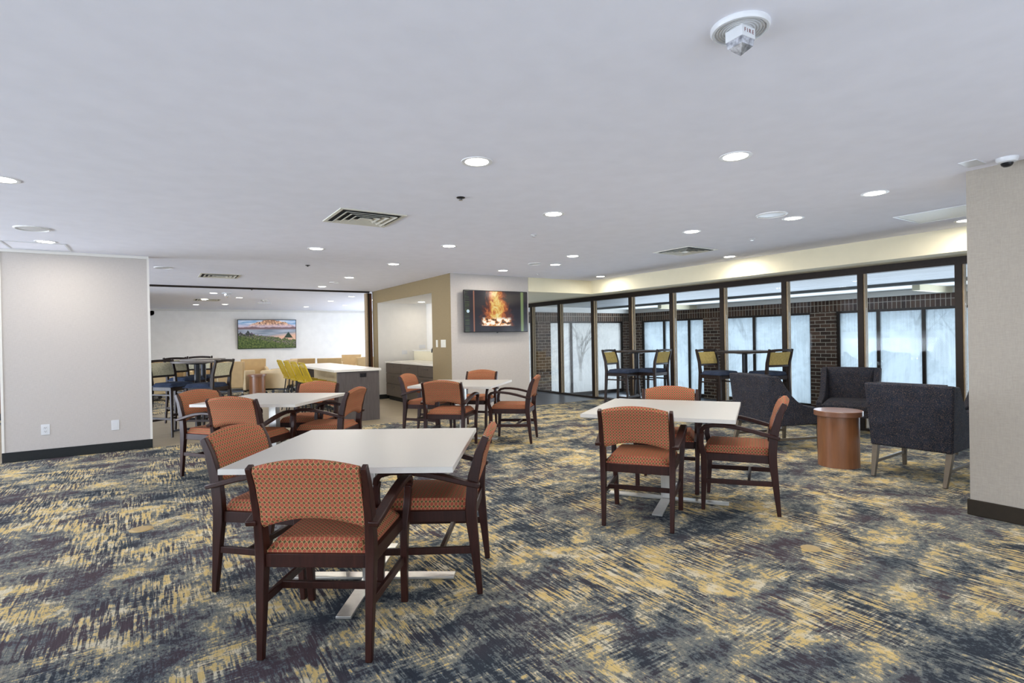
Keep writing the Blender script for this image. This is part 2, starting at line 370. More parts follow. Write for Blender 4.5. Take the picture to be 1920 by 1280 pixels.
    def build(s, name, mat, parent=None, bevel=0, smooth=True, uv=None, loc=None):
        me = bpy.data.meshes.new(name); me.from_pydata(s.v, [], s.f); me.validate(); me.update()
        import bmesh
        bm = bmesh.new(); bm.from_mesh(me); bmesh.ops.recalc_face_normals(bm, faces=bm.faces); bm.to_mesh(me); bm.free()
        me.materials.append(M[mat] if isinstance(mat, str) else mat)
        ul = me.uv_layers.new(name='UV')
        for p in me.polygons:
            n = p.normal; ax = max(range(3), key=lambda i: abs(n[i]))
            for li in p.loop_indices:
                c = me.vertices[me.loops[li].vertex_index].co
                if uv: ul.data[li].uv = uv(c)
                else: ul.data[li].uv = {0: (c.y, c.z), 1: (c.x, c.z), 2: (c.x, c.y)}[ax]
        if smooth: me.shade_smooth(); me.set_sharp_from_angle(angle=radians(38))
        o = bpy.data.objects.new(name, me); COL.objects.link(o)
        if parent: o.parent = parent
        if loc: o.location = loc
        if bevel:
            b = o.modifiers.new('bevel', 'BEVEL'); b.width = bevel; b.segments = 2; b.limit_method = 'ANGLE'; b.angle_limit = radians(40); b.harden_normals = False
        return o

def tag(o, label=None, cat=None, group=None, kind=None):
    if label: o['label'] = label
    if cat: o['category'] = cat
    if group: o['group'] = group
    if kind: o['kind'] = kind
    return o
def empty(name, loc=(0, 0, 0), rz=0):
    o = bpy.data.objects.new(name, None); COL.objects.link(o); o.location = loc; o.rotation_euler = (0, 0, radians(rz)); o.empty_display_size = .1
    return o
def struct(o, label=None): return tag(o, label, kind='structure')
def copy_tree(o, parent=None):
    c = o.copy(); COL.objects.link(c); c.parent = parent
    for ch in list(o.children): copy_tree(ch, c)
    return c
class Kind:
    """first placement moves the prototype itself, later ones copy it"""
    def __init__(s, proto): s.p = proto; s.used = False
    def put(s, x, y, rz, label, group=None, z=0):
        o = s.p if not s.used else copy_tree(s.p); s.used = True
        o.location = (x, y, z); o.rotation_euler = (0, 0, radians(rz)); o['label'] = label
        if group: o['group'] = group
        return o
def interp(tab, z):
    for (a, va), (b, vb) in zip(tab, tab[1:]):
        if z <= b: t = (z-a)/(b-a); t = t*t*(3-2*t)*.5 + t*.5; return va + (vb-va)*t
    return tab[-1][1]

# ------------------------------------------------------------------ the room
H = 2.47
struct(MB().box(-9, 8.02, -1.2, 8.5, -.06, 0).build('floor', 'carpet', smooth=False))
struct(MB().box(-9, 8.02, 12.4, 21, -.06, 0).build('floor', 'carpet', smooth=False))
struct(MB().box(-9, 5.9, 8.5, 12.4, -.06, .001).build('floor', 'lvt', smooth=False))
struct(MB().box(5.9, 8.1, 8.78, 12.8, -.06, .002).build('floor', 'greytile', smooth=False))
struct(MB().box(5.9, 8.02, 8.5, 8.78, -.06, 0).build('floor', 'carpet', smooth=False))
struct(MB().box(-9, 7.487, -1.2, 21, H, H+.1).build('ceiling', 'ceil', smooth=False))
# dropped bulkhead along the window wall and over the passage beside the screen wall
b = MB(); b.box(7.487, 8.02, -1.2, 8.46, 2.204, H+.1); b.box(5.927, 8.02, 8.46, 12.8, 2.204, H-.001)
struct(b.build('ceiling', 'cream', smooth=False))
# free standing partition on the left
struct(MB().box(-1.462, -.035, 8.5, 8.62, 0, H).build('wall_left', 'wallp', smooth=False))
struct(MB().box(-1.474, -.023, 8.484, 8.5, 0, .115).build('baseboard_left', 'base', smooth=False, bevel=.004))
struct(MB().box(-1.47, -.027, 8.482, 8.63, H-.035, H-.001).build('trim_1', 'white', smooth=False))
b = MB(); b.box(-.047, -.022, 8.49, 8.50, .115, H-.035); b.box(-1.474, -1.45, 8.49, 8.50, .115, H-.035)
struct(b.build('trim_2', 'white', smooth=False))
# right column
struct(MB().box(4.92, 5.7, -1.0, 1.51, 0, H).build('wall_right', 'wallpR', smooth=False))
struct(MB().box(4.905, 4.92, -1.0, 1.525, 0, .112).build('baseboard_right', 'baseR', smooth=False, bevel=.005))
# screen wall block and kitchenette side
struct(MB().box(4.297, 5.927, 8.47, 8.62, 0, H).build('wall_screen', 'wallp', smooth=False))
struct(MB().box(5.80, 5.927, 8.62, 12.8, 0, H).build('wall_passage', 'wallp', smooth=False))
b = MB(); b.box(4.289, 4.297, 8.47, 9.216, 0, H); b.box(4.289, 4.297, 12.133, 12.45, 0, H); b.box(4.289, 4.297, 9.216, 12.133, 2.19, H)
struct(b.build('wall_kitchenette', 'beigewall', smooth=False))
b = MB(); b.box(4.297, 4.42, 8.62, 9.216, 0, H); b.box(4.297, 5.80, 12.133, 12.30, 0, H); b.box(4.297, 5.80, 8.62, 12.133, 2.19, H); b.box(5.5, 5.80, 8.62, 12.133, 0, 2.19)
struct(b.build('wall_niche', 'white', smooth=False))
struct(MB().box(4.297, 4.72, 12.118, 12.133, 0, .10).build('baseboard_niche', 'base', smooth=False))
# far room
struct(MB().box(-9, 8.0, 20.6, 20.75, 0, H).build('wall_back', 'walllight', smooth=False))
struct(MB().box(-9, 8.0, 20.56, 20.6, H-.07, H-.001).build('trim_3', 'white', smooth=False))
struct(MB().box(-9, 8.0, 20.58, 20.6, 0, .11).build('baseboard_back', 'base', smooth=False))
struct(MB().box(-9.1, -9, -1.2, 20.75, 0, H).build('wall_far_left', 'walllight', smooth=False))
struct(MB().box(-7, -1.75, 13.6, 13.75, .115, H).build('wall_wood', 'brown', smooth=False))
struct(MB().box(-7, -1.74, 13.585, 13.6, 0, .115).build('baseboard_wood', 'base', smooth=False))
struct(MB().box(-1.0, 4.20, 12.37, 12.43, H-.035, H-.001).build('trim_4', 'bronze', smooth=False))   # ceiling track of the folding wall
t = empty('folding_partition', (4.22, 12.46, 0)); tag(t, 'red-brown wooden edge of folded partition standing beside tan kitchenette wall', 'partition')
MB().box(-.085, -.06, -.06, .10, 0, H-.04).build('edge_strip', 'stop', t)
MB().box(-.06, -.02, -.07, .10, 0, H-.04).build('seal', 'bronze', t)
MB().box(-.02, .045, -.05, .12, 0, H-.04).build('panel', 'redwood', t, bevel=.004)

# ------------------------------------------------------------------ inner glazed wall along the right
ys = [1.46, 2.54, 3.619, 4.69, 5.776, 6.851, 7.889, 9.018, 10.195, 11.324, 12.5]
g = empty('window_1', (8.02, 0, 0)); struct(g)
MB().box(-.03, .09, -1.2, 12.8, 2.11, 2.204).build('header', 'bronze', g, smooth=False)
MB().box(-.03, .09, -1.2, 12.8, 0, .035).build('sill', 'bronze', g, smooth=False)
for y in [-.7, .38] + ys:
    m_ = MB().box(-.03, .09, y-.035, y+.035, .035, 2.11).build('mullion', 'bronze', g, smooth=False)
    MB().box(-.012, .02, y-.052, y-.035, .035, 2.11).build('lit_side_strip', 'stop', m_, smooth=False)  # tan strips put daylight on the mullion's side face into colour
    MB().box(.045, .075, y-.047, y-.035, .035, 2.11).build('lit_side_strip', 'stop', m_, smooth=False)
yy = [-.7, .38] + ys
for a, c in zip(yy, yy[1:]):
    MB().box(.026, .032, a+.035, c-.052, .035, 2.11).build('pane', 'glass', g, smooth=False)

# ------------------------------------------------------------------ the enclosed porch outside
FZ = -.45
struct(MB().box(8.1, 13.4, -3, 13.2, FZ-.1, FZ).build('floor', 'greytile', smooth=False))
struct(MB().box(8.1, 8.12, -1.2, 12.8, FZ, 0).build('wall_curb', 'bronze', smooth=False))
b = MB()
for i in range(22): b.box(8.11+.15*i, 8.11+.15*i+.135, -3, 12.8, 2.21, 2.24)
struct(b.build('ceiling', 'slat', smooth=False))
struct(MB().box(8.1, 11.5, -3, 12.8, 2.26, 2.34).build('ceiling', 'dark', smooth=False))
struct(MB().box(11.32, 11.46, -3, 12.8, 2.155, 2.30).build('trim_5', 'beam', smooth=False))
struct(MB().box(11.46, 13.4, -3, 13.2, 2.17, 2.3).build('ceiling', 'white', smooth=False))
struct(MB().box(8.02, 13.2, 12.6, 12.82, 2.065, 2.25).build('wall_fascia_end', 'white', smooth=False))
struct(MB().box(12.93, 13.2, -3, 12.8, 2.065, 2.2).build('wall_fascia', 'white', smooth=False))
# beams of the porch bays
for y in (10.15, 4.2): struct(MB().box(11.46, 12.93, y, y+.12, 2.06, 2.17).build('trim_6', 'cream', smooth=False))
# outer wall: brick lintels, piers
struct(MB().box(13.0, 13.3, -3, 12.8, 1.81, 2.065).build('wall_lintel', 'soldier', smooth=False))
struct(MB().box(8.02, 13.0, 12.8, 13.1, 1.81, 2.065).build('wall_lintel_end', 'soldier', smooth=False))
piers = [(12.33, 12.8), (9.42, 9.95), (6.40, 6.95), (3.35, 3.9), (.4, .95)]
for a, c in piers: struct(MB().box(12.93, 13.3, a, c, FZ, 1.81).build('wall_pier', 'brick', smooth=False))
for a, c in ((9.22, 9.68), (12.70, 13.0)): struct(MB().box(a, c, 12.73, 13.05, FZ, 1.81).build('wall_pier', 'brick', smooth=False))
def glaze(idx, along, a, c, fixed, muls, mat):
    """a glazed bay from a to c along 'Y' (at x=fixed) or 'X' (at y=fixed)"""
    g = empty('window_%d' % idx, (fixed, a, FZ) if along == 'Y' else (a, fixed, FZ)); struct(g)
    L = c-a; top = 1.81-FZ
    def bx(p, q, z0, z1, d0, d1): return MB().box(d0, d1, p, q, z0, z1) if along == 'Y' else MB().box(p, q, d0, d1, z0, z1)
    bx(0, L, top-.05, top, .02, .12).build('head', 'bronze', g, smooth=False)
    bx(0, L, 0, .10, .02, .12).build('sill', 'bronze', g, smooth=False)
    ed = [0.0] + [m-a for m in sorted(muls)] + [L]
    for i, e in enumerate(ed):
        p = min(max(e, .03), L-.03)
        bx(p-.03, p+.03, .10, top-.05, .02, .12).build('mullion', 'bronze', g, smooth=False)
    for p, q in zip(ed, ed[1:]):
        bx(p+.03, q-.03, .10, top-.05, .06, .068).build('pane', mat, g, smooth=False)
glaze(2, 'Y', 9.95, 12.33, 13.0, [10.52, 11.45], 'frost')
glaze(3, 'Y', 6.95, 9.42, 13.0, [8.46], 'frost')
glaze(4, 'Y', 3.9, 6.40, 13.0, [5.55, 4.72], 'frost')
glaze(5, 'Y', .95, 3.35, 13.0, [2.2], 'frost')
glaze(6, 'Y', -3, .4, 13.0, [-1], 'frost')
glaze(7, 'X', 9.68, 12.70, 12.85, [10.58, 11.56], 'frost2')
glaze(8, 'X', 8.1, 9.22, 12.85, [8.6], 'frost2')
tag(MB().box(8.5, 60, -30, 60, FZ-.6, FZ-.12).build('snow_ground', 'snow', smooth=False), 'white snow covering the ground outside the porch', 'snow')['kind'] = 'stuff'
def tree(x, y, h, seed, label):
    rnd = random.Random(seed); b = MB()
    def br(p, d, L, r, lev):
        pts = [p]; rr = [r]; q = p
        for k in range(3):
            d = (d + Vector((rnd.uniform(-.18, .18), rnd.uniform(-.18, .18), rnd.uniform(-.05, .1)))).normalized(); q = q + d*L/3; pts.append(q); rr.append(r*(1-.2*(k+1)))
        b.tube(pts, rr, 5)
        if lev < 4:
            for k in range(3 if lev else 5):
                i = rnd.choice((1, 2, 3)) if lev else rnd.choice((1, 2, 3, 3))
                nd = (d + Vector((rnd.uniform(-1, 1), rnd.uniform(-1, 1), rnd.uniform(-.1, .6)))*.8).normalized(); br(pts[i], nd, L*.62, r*.5, lev+1)
    br(Vector((0, 0, 0)), Vector((0, 0, 1)), h*.42, h*.017, 0)
    o = b.build('bare_tree', 'bark', loc=(x, y, FZ-.11)); tag(o, label, 'tree', 'bare trees outside')
for i, (x, y, h) in enumerate([(11.2, 19.5, 5), (13.6, 21, 6), (15.5, 18.3, 5), (17.5, 11.5, 6), (18.5, 7.2, 5), (17.2, 4.6, 5.5), (20, 14.5, 6)]):
    tree(x, y, h, i, 'bare winter tree behind streaked end panes, ' + ('leftmost', 'middle', 'rightmost')[i] if i < 3 else
         'bare winter tree behind frosted side panes, ' + ('beyond the second brick pier', 'beyond the third brick pier', 'nearest the right column', 'farthest back')[i-3])

# ------------------------------------------------------------------ downlights
def make_downlight():
    t = empty('downlight'); tag(t, 'downlight', 'ceiling light', 'recessed downlights')
    MB().lathe([(.074, .012), (.074, -.002), (.088, -.006), (.100, -.004), (.100, .0)], 32, cap=False).build('trim_ring', 'trimring', t)
    MB().lathe([(.0745, -.003), (.06, -.0045), (.001, -.005)], 32).build('lens', 'lens', t)
    return t
DL = Kind(make_downlight())
lights = [(1.765, 3.072, 'large round downlight left of middle, in front of the square vent'), (3.146, 2.152, 'large round downlight nearest the fire strobe'),
 (-.837, 5.001, 'round downlight cut by left picture edge above'), (-.951, 7.75, 'round downlight just in front of left partition'),
 (4.991, 2.137, 'round downlight nearest the right column'), (3.115, 4.02, 'round downlight in middle of ceiling behind front two'),
 (5.333, 3.02, 'round downlight touching the round ceiling speaker at right'), (3.045, 6.015, 'round downlight right of the square vent, middle row'),
 (4.989, 3.968, 'round downlight in front of the right square vent'), (1.694, 6.922, 'round downlight behind the left square vent'),
 (4.961, 5.98, 'round downlight left of right vent, before the small speaker'), (3.03, 7.819, 'round downlight in front of tan kitchenette wall corner'),
 (7.1, 4.98, 'round downlight beside bulkhead, middle of three'), (2.959, 9.79, 'round downlight left of tan kitchenette wall'),
 (4.936, 7.779, 'round downlight above the wall screen'), (5.288, 6.806, 'round downlight beside the small round speaker'),
 (2.946, 11.618, 'round downlight just before the folding wall track'), (7.1, 7.753, 'round downlight in far corner of the bulkhead'),
 (7.1, 2.185, 'round downlight beside bulkhead cut by right column'),
 (1.165, 14.0, 'far room downlight beside the second strobe'), (1.114, 15.9, 'far room downlight over the far vent'), (1.064, 18.3, 'far room downlight nearest the back wall at left'),
 (1.831, 15.2, 'far room downlight above the lake picture at left'), (1.776, 17.9, 'far room downlight left of picture near back wall'),
 (4.171, 18.5, 'far room downlight right of picture near back wall'), (4.208, 15.7, 'far room downlight right of centre, middle row'),
 (4.265, 13.95, 'far room downlight nearest the track at right'), (5.103, 17.4, 'far room downlight at right near back wall'), (5.151, 14.9, 'far room downlight beside folded partition')]
for x, y, lb in lights:
    DL.put(x, y, 0, lb, 'recessed downlights in the main ceiling' if y < 12.4 else 'recessed downlights in the far room', z=H)
    lamp('downlight_glow', 'AREA', (x, y, H-.012), 11, (1, .93, .82), shape='DISK', size=.15)
o = DL.put(5.1, 11.5, 0, 'downlight inside the kitchenette niche', z=2.19)
lamp('downlight_glow', 'AREA', (5.1, 11.5, 2.178), 3.5, (1, .88, .72), shape='DISK', size=.15)

# ------------------------------------------------------------------ ceiling fittings
def make_vent():
    t = empty('ceiling_vent'); tag(t, 'vent', 'vent', 'square ceiling diffusers')
    b = MB(); h = .30
    b.box(-h, h, -h, -h+.03, -.008, 0); b.box(-h, h, h-.03, h, -.008, 0); b.box(-h, -h+.03, -h+.03, h-.03, -.008, 0); b.box(h-.03, h, -h+.03, h-.03, -.008, 0)
    b.build('frame', 'ventpaint', t)
    MB().box(-h+.02, h-.02, -h+.02, h-.02, -.0015, -.0005).build('backing', 'dark', t)
    for k in range(4):
        s = h-.065-k*.06; q = MB(); r = s-.035
        # a ring of four sloping blades
        vs = [(-s, -s, -.018), (s, -s, -.018), (s, s, -.018), (-s, s, -.018), (-r, -r, -.002), (r, -r, -.002), (r, r, -.002), (-r, r, -.002)]
        vs += [(x, y, z+.003) for x, y, z in vs]
        fs = []
        for i in range(4):
            j = (i+1) % 4; fs += [(i, j, 4+j, 4+i), (8+i, 12+i, 12+j, 8+j), (i, 8+i, 8+j, j), (4+i, 4+j, 12+j, 12+i)]
        q.add(vs, fs).build('louver_ring', 'ventpaint', t, smooth=False)
    MB().box(-.05, .05, -.05, .05, -.016, -.012).build('core_plate', 'ventpaint', t)
    return t
VT = Kind(make_vent())
VT.put(1.66, 5.0, 0, 'large square vent left of middle above front left table', z=H)
VT.put(6.05, 4.92, 0, 'square vent at right near the cream bulkhead', z=H)
VT.put(.96, 10.4, 0, 'square vent above the left high tables', z=H)
VT.put(1.2, 16.2, 0, 'farthest square vent, in the far room', z=H)

def speaker(x, y, r, label):
    t = empty('ceiling_speaker', (x, y, H)); tag(t, label, 'speaker', 'round ceiling speakers')
    MB().lathe([(r, 0), (r, -.006), (r*.9, -.012), (r*.86, -.006)], 32, cap=False).build('rim', 'trimring', t)
    MB().lathe([(r*.87, -.005), (r*.4, -.008), (.001, -.009)], 32).build('grille', 'whitepl', t)
speaker(-.95, 6.93, .14, 'round white speaker above left partition')
speaker(4.98, 3.03, .14, 'round white speaker beside a downlight at right')
speaker(4.92, 6.85, .10, 'small round speaker left of two downlights in the middle')
speaker(.15, 9.6, .12, 'round speaker just right of left partition')
speaker(2.94, 10.70, .09, 'dark little round speaker before kitchenette wall')
def sprinkler(x, y, label, mat='whitepl'):
    t = empty('sprinkler', (x, y, H)); tag(t, label, 'sprinkler', 'ceiling sprinklers')
    MB().lathe([(.035, 0), (.035, -.004), (.028, -.008), (.012, -.012), (.010, -.02)], 20).build('cover', mat, t)
    MB().lathe([(.014, -.020), (.018, -.024), (.002, -.025)], 16).build('deflector', 'steel', t)
sprinkler(2.093, 3.912, 'black sprinkler head behind the front middle downlight', 'black')
sprinkler(3.546, 4.937, 'sprinkler head in the middle of the ceiling')
sprinkler(6.009, 3.908, 'white sprinkler head before the right square vent')
sprinkler(1.945, 8.468, 'dark sprinkler head left of kitchenette wall', 'black')
sprinkler(5.75, 7.9, 'sprinkler head over corner of screen wall')
sprinkler(1.774, 12.735, 'sprinkler head just beyond the folding wall track', 'black')
# access panels
def panel(x, y, w, d, label, mat, rz=0):
    t = empty('access_panel', (x, y, H), rz); tag(t, label, 'panel')
    b = MB(); b.box(-w/2, w/2, -d/2, -d/2+.02, -.006, 0); b.box(-w/2, w/2, d/2-.02, d/2, -.006, 0); b.box(-w/2, -w/2+.02, -d/2+.02, d/2-.02, -.006, 0); b.box(w/2-.02, w/2, -d/2+.02, d/2-.02, -.006, 0)
    b.build('frame', 'whitepl', t, smooth=False)
    MB().box(-w/2+.02, w/2-.02, -d/2+.02, d/2-.02, -.003, 0).build('door', mat, t, smooth=False)
panel(6.5, 2.18, .62, .62, 'cream square return panel in ceiling beside right column', 'ventpaint')
panel(-1.07, 8.12, .56, .56, 'flush white access panel above left partition', 'ceil')
# fire strobe
def letters(txt, size, mat, parent, loc, rot, name='lettering'):
    cu = bpy.data.curves.new(name, 'FONT'); cu.body = txt; cu.size = size; cu.extrude = .0004; cu.align_x = 'CENTER'; cu.align_y = 'CENTER'
    tmp = bpy.data.objects.new(name, cu); COL.objects.link(tmp); bpy.context.view_layer.update()
    me = bpy.data.meshes.new_from_object(tmp.evaluated_get(bpy.context.evaluated_depsgraph_get())); bpy.data.objects.remove(tmp)
    me.materials.clear(); me.materials.append(M[mat]); o = bpy.data.objects.new(name, me); COL.objects.link(o)
    o.parent = parent; o.location = loc; o.rotation_euler = rot; return o
def strobe(x, y, rz, label, text=True, sc=1.0):
    t = empty('fire_strobe', (x, y, H), rz); tag(t, label, 'fire alarm')
    b = MB().lathe([(.104, 0), (.104, -.010), (.099, -.018), (.091, -.019), (.090, -.013), (.001, -.013)], 48); b.build('base_plate', 'whitepl', t)
    for k in range(6):
        r = .084-k*.0105; MB().lathe([(r, -.013), (r, -.0155), (r-.004, -.0155), (r-.004, -.013)], 40, cap=False).build('grille_ring', 'whitepl', t)
    MB().box(-.037, .037, -.037, .037, -.054, -.013).build('strobe_housing', 'whitepl', t, bevel=.002)
    q = MB().add([(-.035, -.035, -.054), (.035, -.035, -.054), (.035, .035, -.054), (-.035, .035, -.054), (-.031, -.031, -.078), (.031, -.031, -.078), (.031, .031, -.078), (-.031, .031, -.078), (0, 0, -.108)],
                 [(0, 1, 5, 4), (1, 2, 6, 5), (2, 3, 7, 6), (3, 0, 4, 7), (4, 5, 8), (5, 6, 8), (6, 7, 8), (7, 4, 8), (3, 2, 1, 0)])
    q.build('strobe_lens', 'domeglass', t, smooth=False)
    if text:
        letters('F I R E', .020, 'red', t, (.001, -.0375, -.033), (pi/2, 0, 0))
    return t
strobe(1.845, 1.235, -3, 'white round fire alarm strobe lettered FIRE on near ceiling')
strobe(1.42, 13.9, 30, 'distant fire strobe on far room ceiling', False)
t = empty('projector_mount', (2.52, 15.9, H)); tag(t, 'small metal ceiling fitting in far room left of centre', 'fitting')
MB().lathe([(.09, 0), (.09, -.02), (.03, -.03), (.03, -.06)], 20).build('base', 'steel', t); MB().box(-.16, .16, -.05, .05, -.10, -.06).build('body', 'whitepl', t, bevel=.01)
# dome cameras
def domecam(x, y, z, label, r=.06):
    t = empty('dome_camera', (x, y, z)); tag(t, label, 'security camera', 'dome cameras')
    MB().lathe([(r, 0), (r, -.012), (r*.85, -.028), (r*.6, -.034)], 28).build('housing', 'whitepl', t)
    MB().lathe([(r*.58, -.030), (r*.5, -.048), (r*.3, -.058), (.001, -.061)], 24).build('dome', 'black', t)
    return t
domecam(4.776, 1.245, H, 'white dome security camera beside the right column')
domecam(-.03, 20.6, 2.34, 'small distant white camera at right edge of left partition', .09).rotation_euler = (radians(90), 0, 0)
tag(MB().box(4.62, 4.80, 1.36, 1.46, H-.004, H).build('ceiling_plate', 'whitepl'), 'flat blank white plate on ceiling beside right column', 'plate')

# ------------------------------------------------------------------ wall plates
def plate(name, loc, rz, label, cat, w=.075, h=.118, kind='outlet', mat='whitepl'):
    """local -Y is the outward face"""
    t = empty(name, loc, rz); tag(t, label, cat)
    MB().box(-w/2, w/2, -.006, 0, -h/2, h/2).build('cover_plate', mat, t, bevel=.002)
    if kind == 'outlet':
        for s in (-1, 1):
            q = MB().box(-.017, .017, -.009, -.006, s*.021-.015, s*.021+.015).build('receptacle', mat, t, bevel=.002)
            k = MB(); k.box(-.009, -.006, -.0096, -.009, s*.021-.002, s*.021+.009); k.box(.006, .009, -.0096, -.009, s*.021-.002, s*.021+.009); k.box(-.003, .003, -.0096, -.009, s*.021-.011, s*.021-.006); k.build('slot', 'black', q, smooth=False)
    elif kind == 'blank': MB().box(-.024, .024, -.008, -.006, -.045, .045).build('insert', mat, t, bevel=.001)
    elif kind == 'switches':
        for s in (-1, 1): MB().box(s*.023-.017, s*.023+.017, -.010, -.006, -.034, .034).build('rocker_switch', mat, t, bevel=.002)
    return t
plate('wall_outlet', (-1.085, 8.5, .347), 0, 'white duplex outlet low on left partition', 'outlet', .082, .125)
plate('wall_plate', (-.412, 8.5, .333), 0, 'blank white plate low on left partition near its right edge', 'wall plate', .082, .125, 'blank')
plate('wall_outlet', (4.93, 12.133, 1.05), 0, 'white outlet above the kitchenette counter', 'outlet', .13, .09, 'blank')
plate('wall_outlet', (5.38, 12.133, 1.17), 0, 'white outlet high on kitchenette wall near its right jamb', 'outlet', .16, .09, 'blank')
plate('light_switch', (4.289, 8.76, 1.26), -90, 'double white rocker switch on tan wall', 'switch', .19, .135, 'switches', 'ventpaint')
plate('wall_control', (4.289, 9.02, 1.26), -90, 'slim white control beside the double switch on tan wall', 'switch', .07, .13, 'none', 'ventpaint')

# ------------------------------------------------------------------ wall screen and picture
t = empty('television', (5.165, 8.36, 1.815)); tag(t, 'flat black wall screen showing a log fire', 'television')
w2, h2 = .665, .370
MB().box(-w2, w2, 0, .035, -h2, h2).build('body', 'black', t, bevel=.004)
MB().box(-w2+.012, w2-.012, -.002, 0, -h2+.014, h2-.012).build('screen', 'fire', t, smooth=False, uv=lambda c: ((c.x+w2)/(2*w2), (c.z+h2)/(2*h2)))
MB().box(-.25, .25, .035, .11, -.18, .18).build('wall_bracket', 'blackm', t)
MB().box(-.012, .012, -.003, .01, -h2-.012, -h2).build('sensor', 'black', t)
t = empty('picture', (3.32, 20.46, 1.63)); t.rotation_euler = (radians(5), 0, radians(-3)); tag(t, 'wide mountain lake picture tilted forward on back wall', 'picture')
w3, h3 = .93, .50
MB().box(-w3, w3, 0, .04, -h3, h3).build('frame', 'black', t, bevel=.004)
MB().box(-w3+.02, w3-.02, -.003, 0, -h3+.02, h3-.02).build('image', 'lake', t, smooth=False, uv=lambda c: ((c.x+w3)/(2*w3), (c.z+h3)/(2*h3)))
MB().box(-.2, .2, .04, .13, -.15, .15).build('wall_bracket', 'ventpaint', t)

# ------------------------------------------------------------------ dining arm chair
YC = [(0, -.262), (.20, -.243), (.42, -.222), (.52, -.226), (.62, -.240), (.72, -.266), (.84, -.312)]
def make_chair():
    t = empty('dining_armchair'); tag(t, 'chair', 'chair')
    zs = [0, .1, .2, .3, .38, .44, .5, .56, .62, .68, .74, .79, .822]
    for s in (-1, 1):
        pts = [(s*(.232+.010*(z/.82)), interp(YC, z), z) for z in zs]
        wd = [.028+.011*min(1, z/.42)-.014*max(0, (z-.5)/.32) for z in zs]
        th = [.028+.030*min(1, z/.40) if z < .62 else .058-.022*(z-.62)/.2 for z in zs]
        MB().bar(pts, wd, th).build('leg', 'wood', t, bevel=.004)
    for s in (-1, 1):
        zz = [0, .15, .3, .42, .5, .56, .60]
        pts = [(s*(.243+.030*(z/.6)**2), .262-.012*(z/.3 if z < .3 else 1)+(.0 if z < .42 else .022*sin((z-.42)/.2*pi)), z) for z in zz]
        MB().bar(pts, .034, [.026, .036, .044, .046, .040, .036, .032]).build('leg', 'wood', t, bevel=.004)
        # armrest: from the rear post forward, arching and rolling over into the front leg
        ap = [(s*.262, -.272, .572), (s*.268, -.20, .590), (s*.275, -.10, .618), (s*.280, 0, .640), (s*.280, .10, .652), (s*.278, .18, .652), (s*.277, .235, .640), (s*.276, .262, .615), (s*.274, .266, .585)]
        MB().bar(ap, [.046]*7+[.042, .036], [.024, .026, .028, .028, .028, .028, .030, .030, .030]).build('armrest', 'wood', t, bevel=.005)
    b = MB()
    b.box(-.218, .218, -.238, -.214, .378, .436); b.box(-.226, .226, .238, .262, .378, .436)
    for s in (-1, 1): b.bar([(s*.228, -.215, .407), (s*.236, .24, .407)], .024, .058)
    b.build('seat_frame', 'wood', t, bevel=.003)
    def seat(u, v, side):
        y = -.222 + v*.482; hw = .218+.006*v
        x = (u*2-1)*hw; e = min(u, 1-u)*2; f = min(v, 1-v)*2
        r = min(1, e/.14)**.5 * min(1, f/.14)**.5 if e > 0 and f > 0 else 0
        if side == 0: return (x, y, .432)
        return (x, y, .446 + .040*r + .012*sin(pi*u)*sin(pi*v))
    MB().grid(seat, 14, 14).build('seat', 'circles', t)
    def back(u, v, side):
        a = u*2-1; hw = .222; zt = .822+.032*(1-a*a); zb = .548+.046*(1-a*a)
        z = zb+(zt-zb)*v; y = interp(YC, z)+.010*(1-a*a)*-1
        e = min(1, min(v, 1-v)*2/.16)**.5
        th = .026*(.35+.65*e)
        return (a*hw, y + (th if side else -th), z)
    MB().grid(back, 14, 14).build('backrest', 'circles', t)
    for s in (-1, 1):
        MB().bar([(s*.236, -.236, .232), (s*.243, .245, .222)], .020, .036).build('stretcher', 'wood', t, bevel=.003)
    MB().box(-.236, .236, -.072, -.052, .212, .245).build('stretcher', 'wood', t, bevel=.003)
    return t
CH = Kind(make_chair())
def chair(x, y, f, label, group): return CH.put(x, y, f-90, label, group)
G1, G2, G3, G4 = 'armchairs around the front left table', 'armchairs around the rear left table', 'armchairs around the middle rear table', 'armchairs around the right table'
chair(.70, 2.585, 53, 'nearest wooden armchair with orange circle-patterned fabric, back to camera, front left table', G1)
chair(.608, 3.338, -43, 'orange patterned armchair at left side of front left table', G1)
chair(1.331, 2.841, 144.5, 'orange patterned armchair at right side of front left table', G1)
chair(.79, 5.785, 47.6, 'orange patterned armchair with its back to camera at rear left table', G2)
chair(.565, 6.385, -54, 'leftmost orange patterned armchair, left side of rear left table', G2)
chair(1.50, 6.64, -126.6, 'orange patterned armchair on far side of rear left table, before grey island', G2)
chair(1.54, 5.885, 140.6, 'orange patterned armchair at right side of rear left table', G2)
chair(3.06, 6.09, 44, 'orange patterned armchair with its back to camera at middle rear table', G3)
chair(3.256, 7.21, -49, 'orange patterned armchair left of middle rear table, before kitchenette', G3)
chair(4.05, 7.21, -139.5, 'orange patterned armchair on far side of middle rear table, below screen', G3)
chair(3.938, 5.998, 135, 'orange patterned armchair at right of middle rear table, seen side on', G3)
chair(2.986, 2.848, 34.8, 'orange patterned armchair with its back to camera at right table', G4)
chair(3.843, 2.625, 122.5, 'orange patterned armchair at right side of right table, seen side on', G4)
chair(3.838, 3.342, 217, 'orange patterned armchair on far side of right table facing camera', G4)

